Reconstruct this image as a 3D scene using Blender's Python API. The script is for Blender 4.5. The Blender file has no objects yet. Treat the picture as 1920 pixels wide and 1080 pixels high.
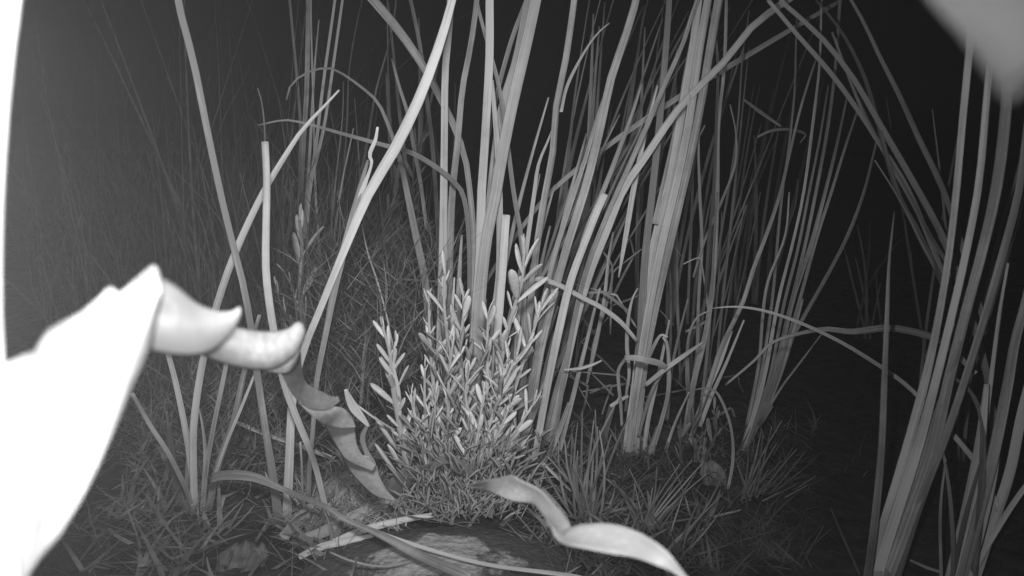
import bpy, math, random
from mathutils import Vector, Matrix, noise

random.seed(7)
R = math.radians
SC = bpy.context.scene
COL = SC.collection

# ------------------------------------------------------------------ camera, sky, lamps, exposure
H, PITCH, F = 0.50, R(12.0), 1251.0          # camera height, downward tilt, focal length in photo pixels (1920 wide)
cam_d = bpy.data.cameras.new("camera")
cam_d.sensor_width = 36.0
cam_d.lens = 36.0 * F / 1920.0
cam_d.clip_start, cam_d.clip_end = 0.005, 400.0
cam_d.dof.use_dof = True
cam_d.dof.focus_distance = 1.08
cam_d.dof.aperture_fstop = cam_d.lens / 2.6
cam = bpy.data.objects.new("camera", cam_d)
cam.location = (0, 0, H)
cam.rotation_euler = (R(90) - PITCH, 0, 0)
COL.objects.link(cam)
SC.camera = cam
CAMR = cam.rotation_euler.to_matrix()
CAMP = Vector(cam.location)

world = bpy.data.worlds.new("World")
SC.world = world
world.use_nodes = True
wn, wl = world.node_tree.nodes, world.node_tree.links
wn.clear()
sky = wn.new("ShaderNodeTexSky"); sky.sky_type = 'NISHITA'; sky.sun_disc = False
sky.sun_elevation = R(2.0); sky.sun_rotation = R(180)
bw = wn.new("ShaderNodeRGBToBW")             # the infrared camera sees no colour
bg = wn.new("ShaderNodeBackground"); bg.inputs['Strength'].default_value = 0.0007
wo = wn.new("ShaderNodeOutputWorld")
wl.new(sky.outputs[0], bw.inputs[0]); wl.new(bw.outputs[0], bg.inputs[0]); wl.new(bg.outputs[0], wo.inputs[0])

def ray(px, py):
    return CAMR @ Vector(((px - 960) / F, -(py - 540) / F, -1.0))
def at_depth(px, py, d):
    return CAMP + ray(px, py) * d
def at_y(px, py, Y):
    r = ray(px, py)
    return CAMP + r * (Y / r.y)
def ground_y(py):
    return H / math.tan(PITCH + math.atan((py - 540) / F))

def spot(name, loc, aim, power, size, blend, radius):
    l = bpy.data.lights.new(name, 'SPOT')
    l.energy = power; l.spot_size = R(size); l.spot_blend = blend; l.shadow_soft_size = radius
    o = bpy.data.objects.new(name, l); o.location = loc
    o.rotation_euler = (Vector(aim) - Vector(loc)).to_track_quat('-Z', 'Y').to_euler()
    COL.objects.link(o)
    return o
# the wildlife camera's own infrared lamp lights this night picture
for dx in (-0.02, 0.03):
    spot("infrared_lamp", (dx, -0.01, H + 0.17), at_y(745, 470, 1.1), 15.0, 78, 1.0, 0.03)
def glow_lamp(loc, power, radius):
    l = bpy.data.lights.new("left_glow_lamp", 'POINT'); l.energy = power; l.shadow_soft_size = radius
    o = bpy.data.objects.new("left_glow_lamp", l); o.location = loc; COL.objects.link(o)
for py in (60, 330, 600, 900):
    glow_lamp(at_depth(-75, py, 0.016), 1.5, 0.0008)  # column of point lamps added beside the lens to make the left glow

SC.view_settings.view_transform = 'Standard'
SC.view_settings.look = 'None'
SC.view_settings.gamma = 1.0
SC.view_settings.exposure = 0.0
SC.view_settings.use_curve_mapping = False
SC.cycles.max_bounces = 5
SC.cycles.diffuse_bounces = 3
SC.cycles.volume_bounces = 1
SC.cycles.use_denoising = True

# ------------------------------------------------------------------ materials (grey: infrared picture)
def new_mat(name):
    m = bpy.data.materials.new(name); m.use_nodes = True
    n, l = m.node_tree.nodes, m.node_tree.links
    b = n['Principled BSDF']
    b.inputs['Specular IOR Level'].default_value = 0.25
    return m, n, l, b
def math_node(n, l, op, a, b):
    x = n.new('ShaderNodeMath'); x.operation = op
    for i, v in enumerate((a, b)):
        if hasattr(v, 'links'): l.new(v, x.inputs[i])
        else: x.inputs[i].default_value = v
    return x.outputs[0]
def leaf_mat(name, lo, hi, rough=0.55, stripes=34.0, blotch=0.25, bump=0.25):
    """blade: long veins run along it, blotches and a per-leaf tone"""
    m, n, l, b = new_mat(name)
    uv = n.new('ShaderNodeUVMap'); uv.uv_map = 'UVMap'
    mp = n.new('ShaderNodeMapping'); mp.inputs['Scale'].default_value = (stripes, 2.2, 1)
    l.new(uv.outputs[0], mp.inputs[0])
    info = n.new('ShaderNodeObjectInfo')
    t1 = n.new('ShaderNodeTexNoise'); t1.noise_dimensions = '4D'
    t1.inputs['Scale'].default_value = 1.0; t1.inputs['Detail'].default_value = 3.0
    l.new(mp.outputs[0], t1.inputs['Vector'])
    l.new(math_node(n, l, 'MULTIPLY', info.outputs['Random'], 40.0), t1.inputs['W'])
    t2 = n.new('ShaderNodeTexNoise'); t2.inputs['Scale'].default_value = 14.0; t2.inputs['Detail'].default_value = 5.0
    tc = n.new('ShaderNodeTexCoord'); l.new(tc.outputs['Object'], t2.inputs['Vector'])
    f = math_node(n, l, 'ADD', math_node(n, l, 'MULTIPLY', t1.outputs[0], 1.0 - blotch), math_node(n, l, 'MULTIPLY', t2.outputs[0], blotch))
    f = math_node(n, l, 'ADD', f, math_node(n, l, 'MULTIPLY', math_node(n, l, 'SUBTRACT', info.outputs['Random'], 0.5), 0.35))
    r = n.new('ShaderNodeMapRange')
    r.inputs[1].default_value = 0.36; r.inputs[2].default_value = 0.64
    r.inputs[3].default_value = lo; r.inputs[4].default_value = hi
    t3 = n.new('ShaderNodeTexNoise'); t3.inputs['Scale'].default_value = 3.2; t3.inputs['Detail'].default_value = 8.0; t3.inputs['Roughness'].default_value = 0.75
    l.new(tc.outputs['Object'], t3.inputs['Vector'])
    f = math_node(n, l, 'ADD', f, math_node(n, l, 'MULTIPLY', math_node(n, l, 'SUBTRACT', t3.outputs[0], 0.5), 0.7))
    l.new(f, r.inputs[0]); l.new(r.outputs[0], b.inputs['Base Color'])
    b.inputs['Roughness'].default_value = rough
    bp = n.new('ShaderNodeBump'); bp.inputs['Strength'].default_value = bump; bp.inputs['Distance'].default_value = 0.0006
    l.new(t1.outputs[0], bp.inputs['Height']); l.new(bp.outputs[0], b.inputs['Normal'])
    return m
def rough_mat(name, lo, hi, scale, rough=0.9, bump=0.5, dist=0.004, lo_in=0.35, hi_in=0.65):
    m, n, l, b = new_mat(name)
    tc = n.new('ShaderNodeTexCoord')
    t = n.new('ShaderNodeTexNoise'); t.inputs['Scale'].default_value = scale; t.inputs['Detail'].default_value = 9.0
    t.inputs['Roughness'].default_value = 0.65
    l.new(tc.outputs['Object'], t.inputs['Vector'])
    r = n.new('ShaderNodeMapRange')
    r.inputs[1].default_value = lo_in; r.inputs[2].default_value = hi_in
    r.inputs[3].default_value = lo; r.inputs[4].default_value = hi
    l.new(t.outputs[0], r.inputs[0]); l.new(r.outputs[0], b.inputs['Base Color'])
    b.inputs['Roughness'].default_value = rough
    bp = n.new('ShaderNodeBump'); bp.inputs['Strength'].default_value = bump; bp.inputs['Distance'].default_value = dist
    l.new(t.outputs[0], bp.inputs['Height']); l.new(bp.outputs[0], b.inputs['Normal'])
    return m
M_CAT = leaf_mat('cattail_green', 0.19, 0.50, stripes=15.0, blotch=0.35)
M_PALE = leaf_mat('cattail_pale', 0.36, 0.62, stripes=15.0, blotch=0.35)
M_OLD = leaf_mat('cattail_withered', 0.09, 0.27, 0.7, 14.0, 0.45)
M_DEAD = leaf_mat('dead_curled_leaf', 0.28, 0.44, 0.6, 9.0, 0.4, 0.08)
M_NEAR = leaf_mat('near_leaf', 0.30, 0.42, 0.6, 20.0, 0.2, 0.1)
M_TIP = leaf_mat('near_tip_leaf', 0.003, 0.010, 0.85, 3.0, 0.75, 0.3)  # near-black colour stands in for the tip lying outside the beam
M_TIP.node_tree.nodes['Principled BSDF'].inputs['Specular IOR Level'].default_value = 0.08
M_BUSH = leaf_mat('fleshy_leaf', 0.50, 0.72, 0.5, 5.0, 0.6, 0.15)
M_STEM = leaf_mat('bush_stem', 0.36, 0.5, 0.6, 6.0, 0.5)
M_DRY = leaf_mat('dry_needles', 0.26, 0.48, 0.7, 6.0, 0.5)
M_GRASS = leaf_mat('grass', 0.13, 0.27, 0.7, 5.0, 0.5)
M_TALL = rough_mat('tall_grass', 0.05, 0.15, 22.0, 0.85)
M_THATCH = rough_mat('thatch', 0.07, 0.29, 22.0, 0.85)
M_SOIL = rough_mat('wet_soil', 0.015, 0.075, 30.0, 0.9, 1.0, 0.015)
def rock_material():
    m, n, l, b = new_mat('mottled_rock')
    tc = n.new('ShaderNodeTexCoord')
    big = n.new('ShaderNodeTexNoise'); big.inputs['Scale'].default_value = 24.0; big.inputs['Detail'].default_value = 8.0; big.inputs['Roughness'].default_value = 0.7
    fine = n.new('ShaderNodeTexNoise'); fine.inputs['Scale'].default_value = 120.0; fine.inputs['Detail'].default_value = 6.0
    l.new(tc.outputs['Object'], big.inputs['Vector']); l.new(tc.outputs['Object'], fine.inputs['Vector'])
    sep = n.new('ShaderNodeSeparateXYZ'); l.new(tc.outputs['Object'], sep.inputs[0])
    dx = math_node(n, l, 'DIVIDE', math_node(n, l, 'SUBTRACT', sep.outputs[0], -0.005), 0.085)
    dy = math_node(n, l, 'DIVIDE', math_node(n, l, 'SUBTRACT', sep.outputs[1], 0.025), 0.045)
    rr = math_node(n, l, 'ADD', math_node(n, l, 'MULTIPLY', dx, dx), math_node(n, l, 'MULTIPLY', dy, dy))
    patch = math_node(n, l, 'SUBTRACT', math_node(n, l, 'MULTIPLY', big.outputs[0], 4.2), math_node(n, l, 'ADD', rr, 1.15))
    r1 = n.new('ShaderNodeMapRange'); r1.inputs[1].default_value = -0.15; r1.inputs[2].default_value = 0.25; r1.inputs[3].default_value = 0.10; r1.inputs[4].default_value = 0.42
    l.new(patch, r1.inputs[0])
    mul = math_node(n, l, 'MULTIPLY', r1.outputs[0], math_node(n, l, 'ADD', math_node(n, l, 'MULTIPLY', fine.outputs[0], 0.9), 0.55))
    l.new(mul, b.inputs['Base Color']); b.inputs['Roughness'].default_value = 0.85
    bp = n.new('ShaderNodeBump'); bp.inputs['Strength'].default_value = 1.0; bp.inputs['Distance'].default_value = 0.005
    l.new(fine.outputs[0], bp.inputs['Height']); l.new(bp.outputs[0], b.inputs['Normal'])
    return m
M_ROCK = rock_material()

# ------------------------------------------------------------------ object helpers
def mesh_obj(name, verts, faces, mat, parent=None, uvs=None, origin=None, smooth=True):
    if origin is not None:
        verts = [v - origin for v in verts]
    me = bpy.data.meshes.new(name)
    me.from_pydata([tuple(v) for v in verts], [], faces)
    if uvs:
        uvl = me.uv_layers.new(name='UVMap')
        buf = []
        for f in faces:
            for i in f: buf.extend(uvs[i])
        uvl.data.foreach_set('uv', buf)
    if smooth: me.polygons.foreach_set('use_smooth', [True] * len(faces))
    me.materials.append(mat)
    me.update()
    o = bpy.data.objects.new(name, me)
    COL.objects.link(o)
    if parent is not None: o.parent = parent
    elif origin is not None: o.location = origin
    return o
def thing(name, loc, label, cat, group=None):
    e = bpy.data.objects.new(name, None)
    e.location = loc; e.empty_display_size = 0.05
    e['label'] = label; e['category'] = cat
    if group: e['group'] = group
    COL.objects.link(e)
    return e
def tag(o, label, cat, group=None):
    o['label'] = label; o['category'] = cat
    if group: o['group'] = group
    return o
def spline(pts, n):
    """Catmull-Rom through tuples, sampled evenly by chord length"""
    m = len(pts); k = len(pts[0])
    if m == 2:
        return [tuple(pts[0][c] + (pts[1][c] - pts[0][c]) * i / (n - 1) for c in range(k)) for i in range(n)]
    d = [0.0]
    for i in range(1, m):
        d.append(d[-1] + max(1e-9, math.sqrt(sum((pts[i][c] - pts[i-1][c]) ** 2 for c in range(min(3, k))))))
    out = []
    for j in range(n):
        s = d[-1] * j / (n - 1)
        i = 0
        while i < m - 2 and s > d[i + 1]: i += 1
        t = (s - d[i]) / (d[i + 1] - d[i])
        h = d[i + 1] - d[i]
        row = []
        for c in range(k):
            p1, p2 = pts[i][c], pts[i + 1][c]
            s1 = (pts[i+1][c] - pts[i-1][c]) / (d[i+1] - d[i-1]) if i > 0 else (p2 - p1) / h
            s2 = (pts[i+2][c] - pts[i][c]) / (d[i+2] - d[i]) if i < m - 2 else (p2 - p1) / h
            row.append((2*t**3 - 3*t**2 + 1) * p1 + (t**3 - 2*t**2 + t) * h * s1 + (-2*t**3 + 3*t**2) * p2 + (t**3 - t**2) * h * s2)
        out.append(tuple(row))
    return out
SECT = [(-1, 0), (-0.86, 0.75), (0, 1.0), (0.86, 0.75), (1, 0), (0.86, -0.75), (0, -1), (-0.86, -0.75)]
def blade(name, path, widths, mat, parent=None, origin=None, roll=0.0, thick=0.10, curl=0.10, n=26, cut=False, min_w=0.0006, label=None, twist=0.0, ragged=0.0):
    """a leaf blade along 3-D points, first point = tip.  Crescent section, real thickness."""
    pts = spline([tuple(p) for p in path], n)
    pts = [Vector(p) for p in pts]
    ws = spline([(float(i), w) for i, w in enumerate(widths)], n) if len(widths) > 2 else [(0, widths[0] + (widths[1] - widths[0]) * i / (n - 1)) for i in range(n)]
    verts, uvs, faces = [], [], []
    L = 0.0
    S = len(SECT)
    for i, p in enumerate(pts):
        a = pts[max(0, i - 1)]; b = pts[min(n - 1, i + 1)]
        T = (b - a).normalized()
        V = (CAMP - p).normalized()
        side = T.cross(V)
        if side.length < 1e-4: side = T.cross(Vector((0, 0, 1)))
        side.normalize()
        ang = roll + twist * i / (n - 1)
        side = (Matrix.Rotation(ang, 3, T) @ side).normalized()
        nor = side.cross(T).normalized()
        w = max(min_w, ws[i][1]) * 0.5
        if i: L += (pts[i] - pts[i - 1]).length
        for j, (u, t) in enumerate(SECT):
            q = p + side * (u * w) + nor * (t * w * thick + curl * w * (u * u - 0.4))
            if cut and i == 0 and ragged: q = q - T * ragged * w * math.sin(j * 2.1)
            verts.append(q); uvs.append((u * 0.5 * w * 60 + 0.5, L * 3))
    for i in range(n - 1):
        for j in range(S):
            k = (j + 1) % S
            faces.append((i * S + j, i * S + k, (i + 1) * S + k, (i + 1) * S + j))
    faces.append(tuple(range(S))[::-1]); faces.append(tuple((n - 1) * S + j for j in range(S)))
    o = mesh_obj(name, verts, faces, mat, parent, uvs, origin)
    if label: o['label'] = label
    return o
def px_leaf(parent, base, tip_to_base, w, Yt, Yb, mat=None, cut=False, name='leaf', label=None, roll=None, n=26, to_ground=False, thick=0.10, twist=None):
    """tip_to_base: photo pixels; w: widths in photo pixels; Yt/Yb: distance of tip and base"""
    pts = list(tip_to_base)
    m = len(pts)
    ln = [0.0]
    for i in range(1, m): ln.append(ln[-1] + math.hypot(pts[i][0] - pts[i-1][0], pts[i][1] - pts[i-1][1]))
    bow = random.uniform(-0.02, 0.02)
    path = []
    for i, (x, y) in enumerate(pts):
        t = ln[i] / ln[-1]
        path.append(at_y(x, y, Yt + (Yb - Yt) * t + bow * math.sin(math.pi * t)))
    r = random.uniform(-0.45, 0.45) if roll is None else roll
    tw = random.uniform(-0.5, 0.5) if twist is None else twist
    Ym = 0.5 * (Yt + Yb)
    k = 1.0 / F / max(0.75, math.cos(r + tw * 0.5))
    if isinstance(w, (int, float)): w = [w, w]
    wd = []
    for i, wi in enumerate(w):
        t = i / (len(w) - 1)
        wd.append(wi * k * (Yt + (Yb - Yt) * t) * 1.03)
    if pts[0][1] < 0 and not cut:                     # grow on above the frame to a bending tip
        up = (path[0] - path[1]).normalized(); w0 = wd[0]
        sag = Vector((random.uniform(-0.05, 0.05), random.uniform(-0.04, 0.04), 0))
        path = [path[0] + up * 0.36 + sag * 1.0 + Vector((0, 0, -0.03)), path[0] + up * 0.18 + sag * 0.25] + path
        wd = [0.0012, w0 * 0.75, w0] + wd[1:]
        n = n + 8
    if to_ground:                                     # grow on below the frame down to the soil
        e = path[-1]; d = (path[-1] - path[-2]).normalized()
        if e.z > 0.0 and d.z < -0.15: path.append(e + d * min(0.6, (e.z + 0.01) / -d.z)); wd.append(wd[-1])
    return blade(name, path, wd, mat or M_CAT, parent, base, r, thick, random.choice((0.05, 0.12, -0.1, 0.16)), n, cut, label=label, twist=tw, ragged=0.5 if cut else 0)
def shell(name, grid, thick, mat, parent=None, origin=None, uscale=1.0):
    """a thin closed sheet through a grid of points grid[i][j]"""
    ni, nj = len(grid), len(grid[0])
    nor = [[None] * nj for _ in range(ni)]
    for i in range(ni):
        for j in range(nj):
            a = grid[min(ni - 1, i + 1)][j] - grid[max(0, i - 1)][j]
            b = grid[i][min(nj - 1, j + 1)] - grid[i][max(0, j - 1)]
            nn = a.cross(b)
            nor[i][j] = nn.normalized() if nn.length > 1e-12 else Vector((0, -1, 0))
    verts, uvs, faces = [], [], []
    for s in (0.5, -0.5):
        for i in range(ni):
            for j in range(nj):
                verts.append(grid[i][j] + nor[i][j] * (thick * s)); uvs.append((i / (ni - 1) * uscale, j / (nj - 1) * uscale))
    N = ni * nj
    for i in range(ni - 1):
        for j in range(nj - 1):
            a, b, c, d = i * nj + j, (i + 1) * nj + j, (i + 1) * nj + j + 1, i * nj + j + 1
            faces.append((a, b, c, d)); faces.append((N + d, N + c, N + b, N + a))
    for i in range(ni - 1):
        for j, fl in ((0, 0), (nj - 1, 1)):
            a, b = i * nj + j, (i + 1) * nj + j
            faces.append((a, N + a, N + b, b) if not fl else (a, b, N + b, N + a))
    for j in range(nj - 1):
        for i, fl in ((0, 1), (ni - 1, 0)):
            a, b = i * nj + j, i * nj + j + 1
            faces.append((a, N + a, N + b, b) if not fl else (a, b, N + b, N + a))
    return mesh_obj(name, verts, faces, mat, parent, uvs, origin)
def interp(tab, x):
    if x <= tab[0][0]: return tab[0][1]
    for (a, b), (c, d) in zip(tab, tab[1:]):
        if x <= c: return b + (d - b) * (x - a) / (c - a)
    return tab[-1][1]

# ------------------------------------------------------------------ ground
def gz(x, y):
    r = math.hypot(x, y - 0.9)
    z = 0.010 * noise.noise(Vector((x * 5, y * 5, 0))) + 0.004 * noise.noise(Vector((x * 19, y * 19, 3)))
    z += 0.05 * noise.noise(Vector((x * 0.6, y * 0.6, 8))) * min(1, r / 4)
    z -= 0.10 * min(1.0, max(0.0, (x - 0.45) / 1.2)) * min(1.0, max(0.0, (y - 0.9) / 0.8))   # falls away to the right, towards the spring
    return z
def axis_vals(c, fine, step, far):
    v = [c + i * step for i in range(int(-fine / step), int(fine / step) + 1)]
    s = step
    while v[-1] - c < far:
        s *= 1.35; v.append(v[-1] + s); v.insert(0, v[0] - s)
    return v
xs = axis_vals(0.0, 1.6, 0.02, 70.0); ys = axis_vals(1.4, 1.6, 0.02, 70.0)
gv = [(x, y, gz(x, y)) for y in ys for x in xs]
gf = [(j * len(xs) + i, j * len(xs) + i + 1, (j + 1) * len(xs) + i + 1, (j + 1) * len(xs) + i) for j in range(len(ys) - 1) for i in range(len(xs) - 1)]
ground = mesh_obj('ground', gv, gf, M_SOIL)
ground['kind'] = 'structure'

# ------------------------------------------------------------------ haze added to imitate lens glare, lit by the point lamps
def haze_box():
    me = bpy.data.meshes.new('haze')
    X, Z0, Z1 = 75.0, -1.5, 2.6
    v = [(x, y, z) for z in (Z0, Z1) for y in (-X, X) for x in (-X, X)]
    f = [(0, 2, 3, 1), (4, 5, 7, 6), (0, 1, 5, 4), (1, 3, 7, 5), (3, 2, 6, 7), (2, 0, 4, 6)]
    me.from_pydata(v, [], f); me.update()
    m = bpy.data.materials.new('glare_haze'); m.use_nodes = True
    n, l = m.node_tree.nodes, m.node_tree.links
    n.clear()
    out = n.new('ShaderNodeOutputMaterial'); pv = n.new('ShaderNodeVolumePrincipled')
    pv.inputs['Color'].default_value = (0.9, 0.9, 0.9, 1); pv.inputs['Density'].default_value = 0.0031
    l.new(pv.outputs[0], out.inputs['Volume'])
    me.materials.append(m)
    o = bpy.data.objects.new('haze', me); o['kind'] = 'stuff'
    COL.objects.link(o)
haze_box()

# ------------------------------------------------------------------ rock
def rock():
    top = at_y(850, 976, 0.77)
    c = Vector((top.x - 0.008, 0.665, gz(top.x, 0.68)))
    rx, ry, rz = 0.175, 0.135, top.z - c.z + 0.004
    nu, nv = 140, 70
    verts, faces = [], []
    for j in range(nv + 1):
        th = math.pi * 0.62 * j / nv
        for i in range(nu):
            ph = 2 * math.pi * i / nu
            d = Vector((math.sin(th) * math.cos(ph), math.sin(th) * math.sin(ph), math.cos(th)))
            k = 1 + 0.10 * noise.noise(d * 1.7 + Vector((3, 1, 0))) + 0.035 * noise.noise(d * 6) + 0.016 * noise.noise(d * 16) + 0.007 * noise.noise(d * 45)
            verts.append(Vector((d.x * rx * k, d.y * ry * k, d.z * rz * k)))
    for j in range(nv):
        for i in range(nu):
            a, b = j * nu + i, j * nu + (i + 1) % nu
            faces.append((a, b, b + nu, a + nu))
    o = mesh_obj('rock', verts, faces, M_ROCK)
    o.location = c
    tag(o, 'dark rounded rock with a pale blotchy patch at the bottom of the picture', 'rock')
rock()

# ------------------------------------------------------------------ cattails
G_CAT = 'clumps of narrow cattail leaves'
def cattail(label, bpx, Y, leaves, mat=M_CAT, name='cattail_plant', cat='cattail', group=G_CAT, spread=0.05, **kw):
    b = at_y(bpx, 700, Y); b = Vector((b.x, Y, gz(b.x, Y)))
    t = thing(name, b, label, cat, group)
    for L in leaves:
        pts, w = L[0], L[1]
        o = dict(kw)
        if len(L) > 2: o.update(L[2])
        yt = o.pop('Yt', Y + random.uniform(-spread, spread)); yb = o.pop('Yb', Y + random.uniform(-0.015, 0.015))
        px_leaf(t, b, pts, w, yt, yb, mat=o.pop('mat', mat), **o)
    return t

cattail('left cattail clump in front, five slim leaves rising under the twisted leaf', 365, 0.85, [
    ([(636,169),(596,212),(567,243),(530,300),(493,362),(440,477),(403,585),(378,690),(363,803),(363,890),(365,965)], [3,10,13,13,14,15]),
    ([(300,610),(317,670),(330,720),(347,803),(360,887),(364,960)], [8,11,12]),
    ([(440,600),(425,680),(417,720),(400,803),(387,880),(380,965)], [7,9,10]),
    ([(487,590),(470,650),(453,720),(437,793),(410,870),(390,960)], [7,12,14]),
    ([(500,640),(478,700),(450,770),(425,830),(400,900)], [3,6,6]),
    ([(372,760),(380,800),(385,850),(383,900),(378,960)], [2,8,9]),
    ([(352,815),(352,870),(350,910),(352,960)], [3,8,10], dict(mat=M_OLD)),
    ([(420,930),(412,955),(402,990)], [9,10], dict(cut=True, label='short cut leaf stub')),
    ([(312,770),(322,850),(330,905),(338,960)], [4,14,17], dict(mat=M_OLD)),
    ([(247,737),(280,795),(317,853),(353,927),(358,950)], [8,9,9], dict(Yt=0.72)),
], spread=0.03)
cattail('cattail clump left of the dead stalks, one leaf with a thread-like broken tip', 545, 0.815, [
    ([(325,-60),(333,0),(363,117),(383,217),(413,360),(437,460),(453,520),(470,610),(485,720),(500,820),(513,900),(525,995)], [11,12,12,12,13,14,20], dict(Yt=0.8)),
    ([(497,268),(500,340),(498,477),(500,527),(513,620),(533,720),(560,793),(587,860),(603,920),(622,1008)], [12,13,14,14,13,12,13], dict(cut=True, Yt=0.8, twist=0.1, roll=0.1, label='leaf with a square broken end')),
    ([(483,165),(490,190),(495,228),(497,270)], [1.5,3,3], dict(Yt=0.8, Yb=0.8, mat=M_OLD, label='thin dry thread at the broken end')),
    ([(852,-60),(848,0),(800,150),(745,270),(690,365),(645,470),(600,580),(565,670),(548,753),(543,853),(537,990)], [11,12,17,20,17,13,14,17,20], dict(Yt=0.9, roll=0.1, twist=0.1, mat=M_PALE)),
    ([(690,300),(676,350),(655,430),(632,520),(612,620),(593,720),(587,800),(580,880),(578,938)], [5,12,14,11,10,9,11], dict(Yt=0.9, roll=0.1)),
    ([(563,828),(566,880),(566,940),(560,985)], [4,6,8]),
    ([(497,885),(505,905),(515,935)], [2,5,6]),
    ([(492,935),(502,955),(512,985)], [2,6,7]),
], spread=0.04)
px_leaf(None, None, [(708,238),(704,262),(693,290),(697,305),(684,345),(671,380),(652,440)], [4,7,5,9,4,6], 0.87, 0.88, M_PALE, name='curled_leaf_tip')
tag(bpy.data.objects['curled_leaf_tip'], 'short pale kinked leaf tip beside the broad slanting leaf', 'leaf')

cattail('dim slender cattail stand behind on the left', 590, 1.45, [
    ([(540,-40),(543,0),(557,150),(563,233),(563,360),(575,520),(585,640)], [5,6,6]),
    ([(578,-40),(578,0),(575,167),(567,300),(562,400),(566,520),(570,700)], [8,9,10,10]),
    ([(583,-30),(583,30),(587,180),(592,360),(600,480),(606,600)], [3,4,5]),
    ([(598,37),(590,127),(580,300),(572,420),(574,600)], [2,5,6,6]),
    ([(632,-40),(628,0),(607,150),(593,267),(580,360),(566,470),(562,640)], [5,6,7]),
    ([(645,-20),(625,120),(607,240),(583,345),(575,450),(580,640)], [5,6,6]),
    ([(644,153),(642,220),(627,360),(618,480),(611,600)], [1,3,4,4]),
    ([(590,300),(592,400),(598,520),(606,640)], [2,5,6]),
    ([(663,240),(640,350),(628,440),(622,600)], [2,4,5]),
    ([(684,-20),(670,40),(655,130),(650,240),(640,380)], [2,3,3], dict(mat=M_OLD)),
    ([(520,173),(527,217),(547,360),(560,440)], [1,3,3], dict(mat=M_OLD)),
    ([(735,110),(748,160),(765,215),(775,270),(788,340),(800,430)], [4,7,7]),
    ([(745,-30),(735,60),(705,170),(690,260),(670,360),(640,500)], [3,5,6], dict(mat=M_OLD)),
], M_CAT, spread=0.08)

CC = [
    ([(537,187),(547,157),(583,133),(620,128),(640,137),(673,160),(707,190),(730,240),(750,300),(763,360),(780,443),(797,527),(807,643),(815,800),(822,880)], [3,4,8,13,15,16,17], dict(Yt=1.2, n=40, mat=M_OLD, twist=0.2)),
    ([(483,235),(533,225),(567,230),(640,250),(723,273),(773,287),(813,310),(843,333),(867,362),(878,430),(880,560)], [2,5,8,9,8,7], dict(Yt=1.0, n=34, mat=M_OLD, twist=0.2)),
    ([(690,-12),(700,0),(750,60),(797,130),(820,173),(853,240),(873,300),(882,370),(888,440),(888,560),(886,690),(888,870)], [16,15,12,10,13,16,18], dict(mat=M_CAT, Yt=1.15)),
    ([(765,-20),(770,0),(787,83),(800,183),(810,267),(817,360),(822,450),(826,560)], [6,8,8,8], dict(Yt=1.3, Yb=1.25, mat=M_OLD)),
    ([(845,-30),(843,40),(835,130),(833,267),(832,360),(830,493),(827,640),(828,880)], [12,13,16,19,20]),
    ([(897,-30),(893,10),(883,83),(867,167),(858,267),(848,360),(843,480),(838,640),(842,880)], [9,11,14,16,17]),
    ([(919,-40),(918,0),(918,100),(913,200),(907,300),(903,360),(900,493),(893,593),(889,720),(888,880)], [14,15,18,22,22], dict(mat=M_PALE, Yt=1.05)),
    ([(1012,-40),(1005,0),(987,83),(960,200),(940,300),(930,360),(913,443),(903,527),(896,627),(892,780),(893,880)], [18,20,21,22,20], dict(mat=M_PALE, Yt=1.05)),
    ([(998,-40),(990,0),(967,117),(942,200),(928,300),(915,420),(900,560)], [12,15,16,14], dict(Yt=1.2, Yb=1.15)),
    ([(996,-30),(987,0),(962,67),(940,143),(920,230),(905,330)], [5,8,8,8], dict(Yt=1.3, Yb=1.2)),
    ([(888,-30),(893,0),(910,67),(933,150),(947,233),(963,360),(977,443),(982,527),(981,660),(975,870)], [6,8,9,11,13], dict(Yt=1.1)),
    ([(922,150),(930,240),(935,320),(937,427),(935,520),(922,620),(913,740),(908,880)], [6,11,12,13,14]),
    ([(949,406),(947,430),(943,493),(935,600),(927,720),(925,880)], [15,15,14,13], dict(cut=True, mat=M_PALE, Yt=1.02, Yb=1.0, roll=0.1, twist=0, label='leaf cut off square')),
    ([(1081,-40),(1077,0),(1060,117),(1043,200),(1037,283),(1023,360),(1007,460),(993,593),(980,720),(965,880)], [11,12,13,14,14]),
    ([(1143,43),(1125,58),(1107,80),(1083,120),(1062,165),(1052,210)], [2,4,6,6], dict(Yt=1.15, Yb=1.08)),
    ([(1038,235),(1030,258),(1010,307),(1002,360),(988,460),(975,560),(965,700)], [3,8,8,8]),
    ([(866,440),(862,500),(858,600),(858,860)], [4,12,14,15]),
    ([(852,520),(848,600),(850,850)], [3,10,12], dict(mat=M_PALE)),
    ([(813,617),(806,680),(800,760),(806,860)], [3,8,9]),
    ([(1100,250),(1060,400),(1035,520),(1010,640),(990,760),(975,880)], [3,9,11,11], dict(Yt=1.2)),
    ([(911,560),(908,640),(905,760)], [3,8,10]),
]
cattail('big bright central cattail clump rising out of the leafy bush', 888, 1.06, CC, spread=0.06)
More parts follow.
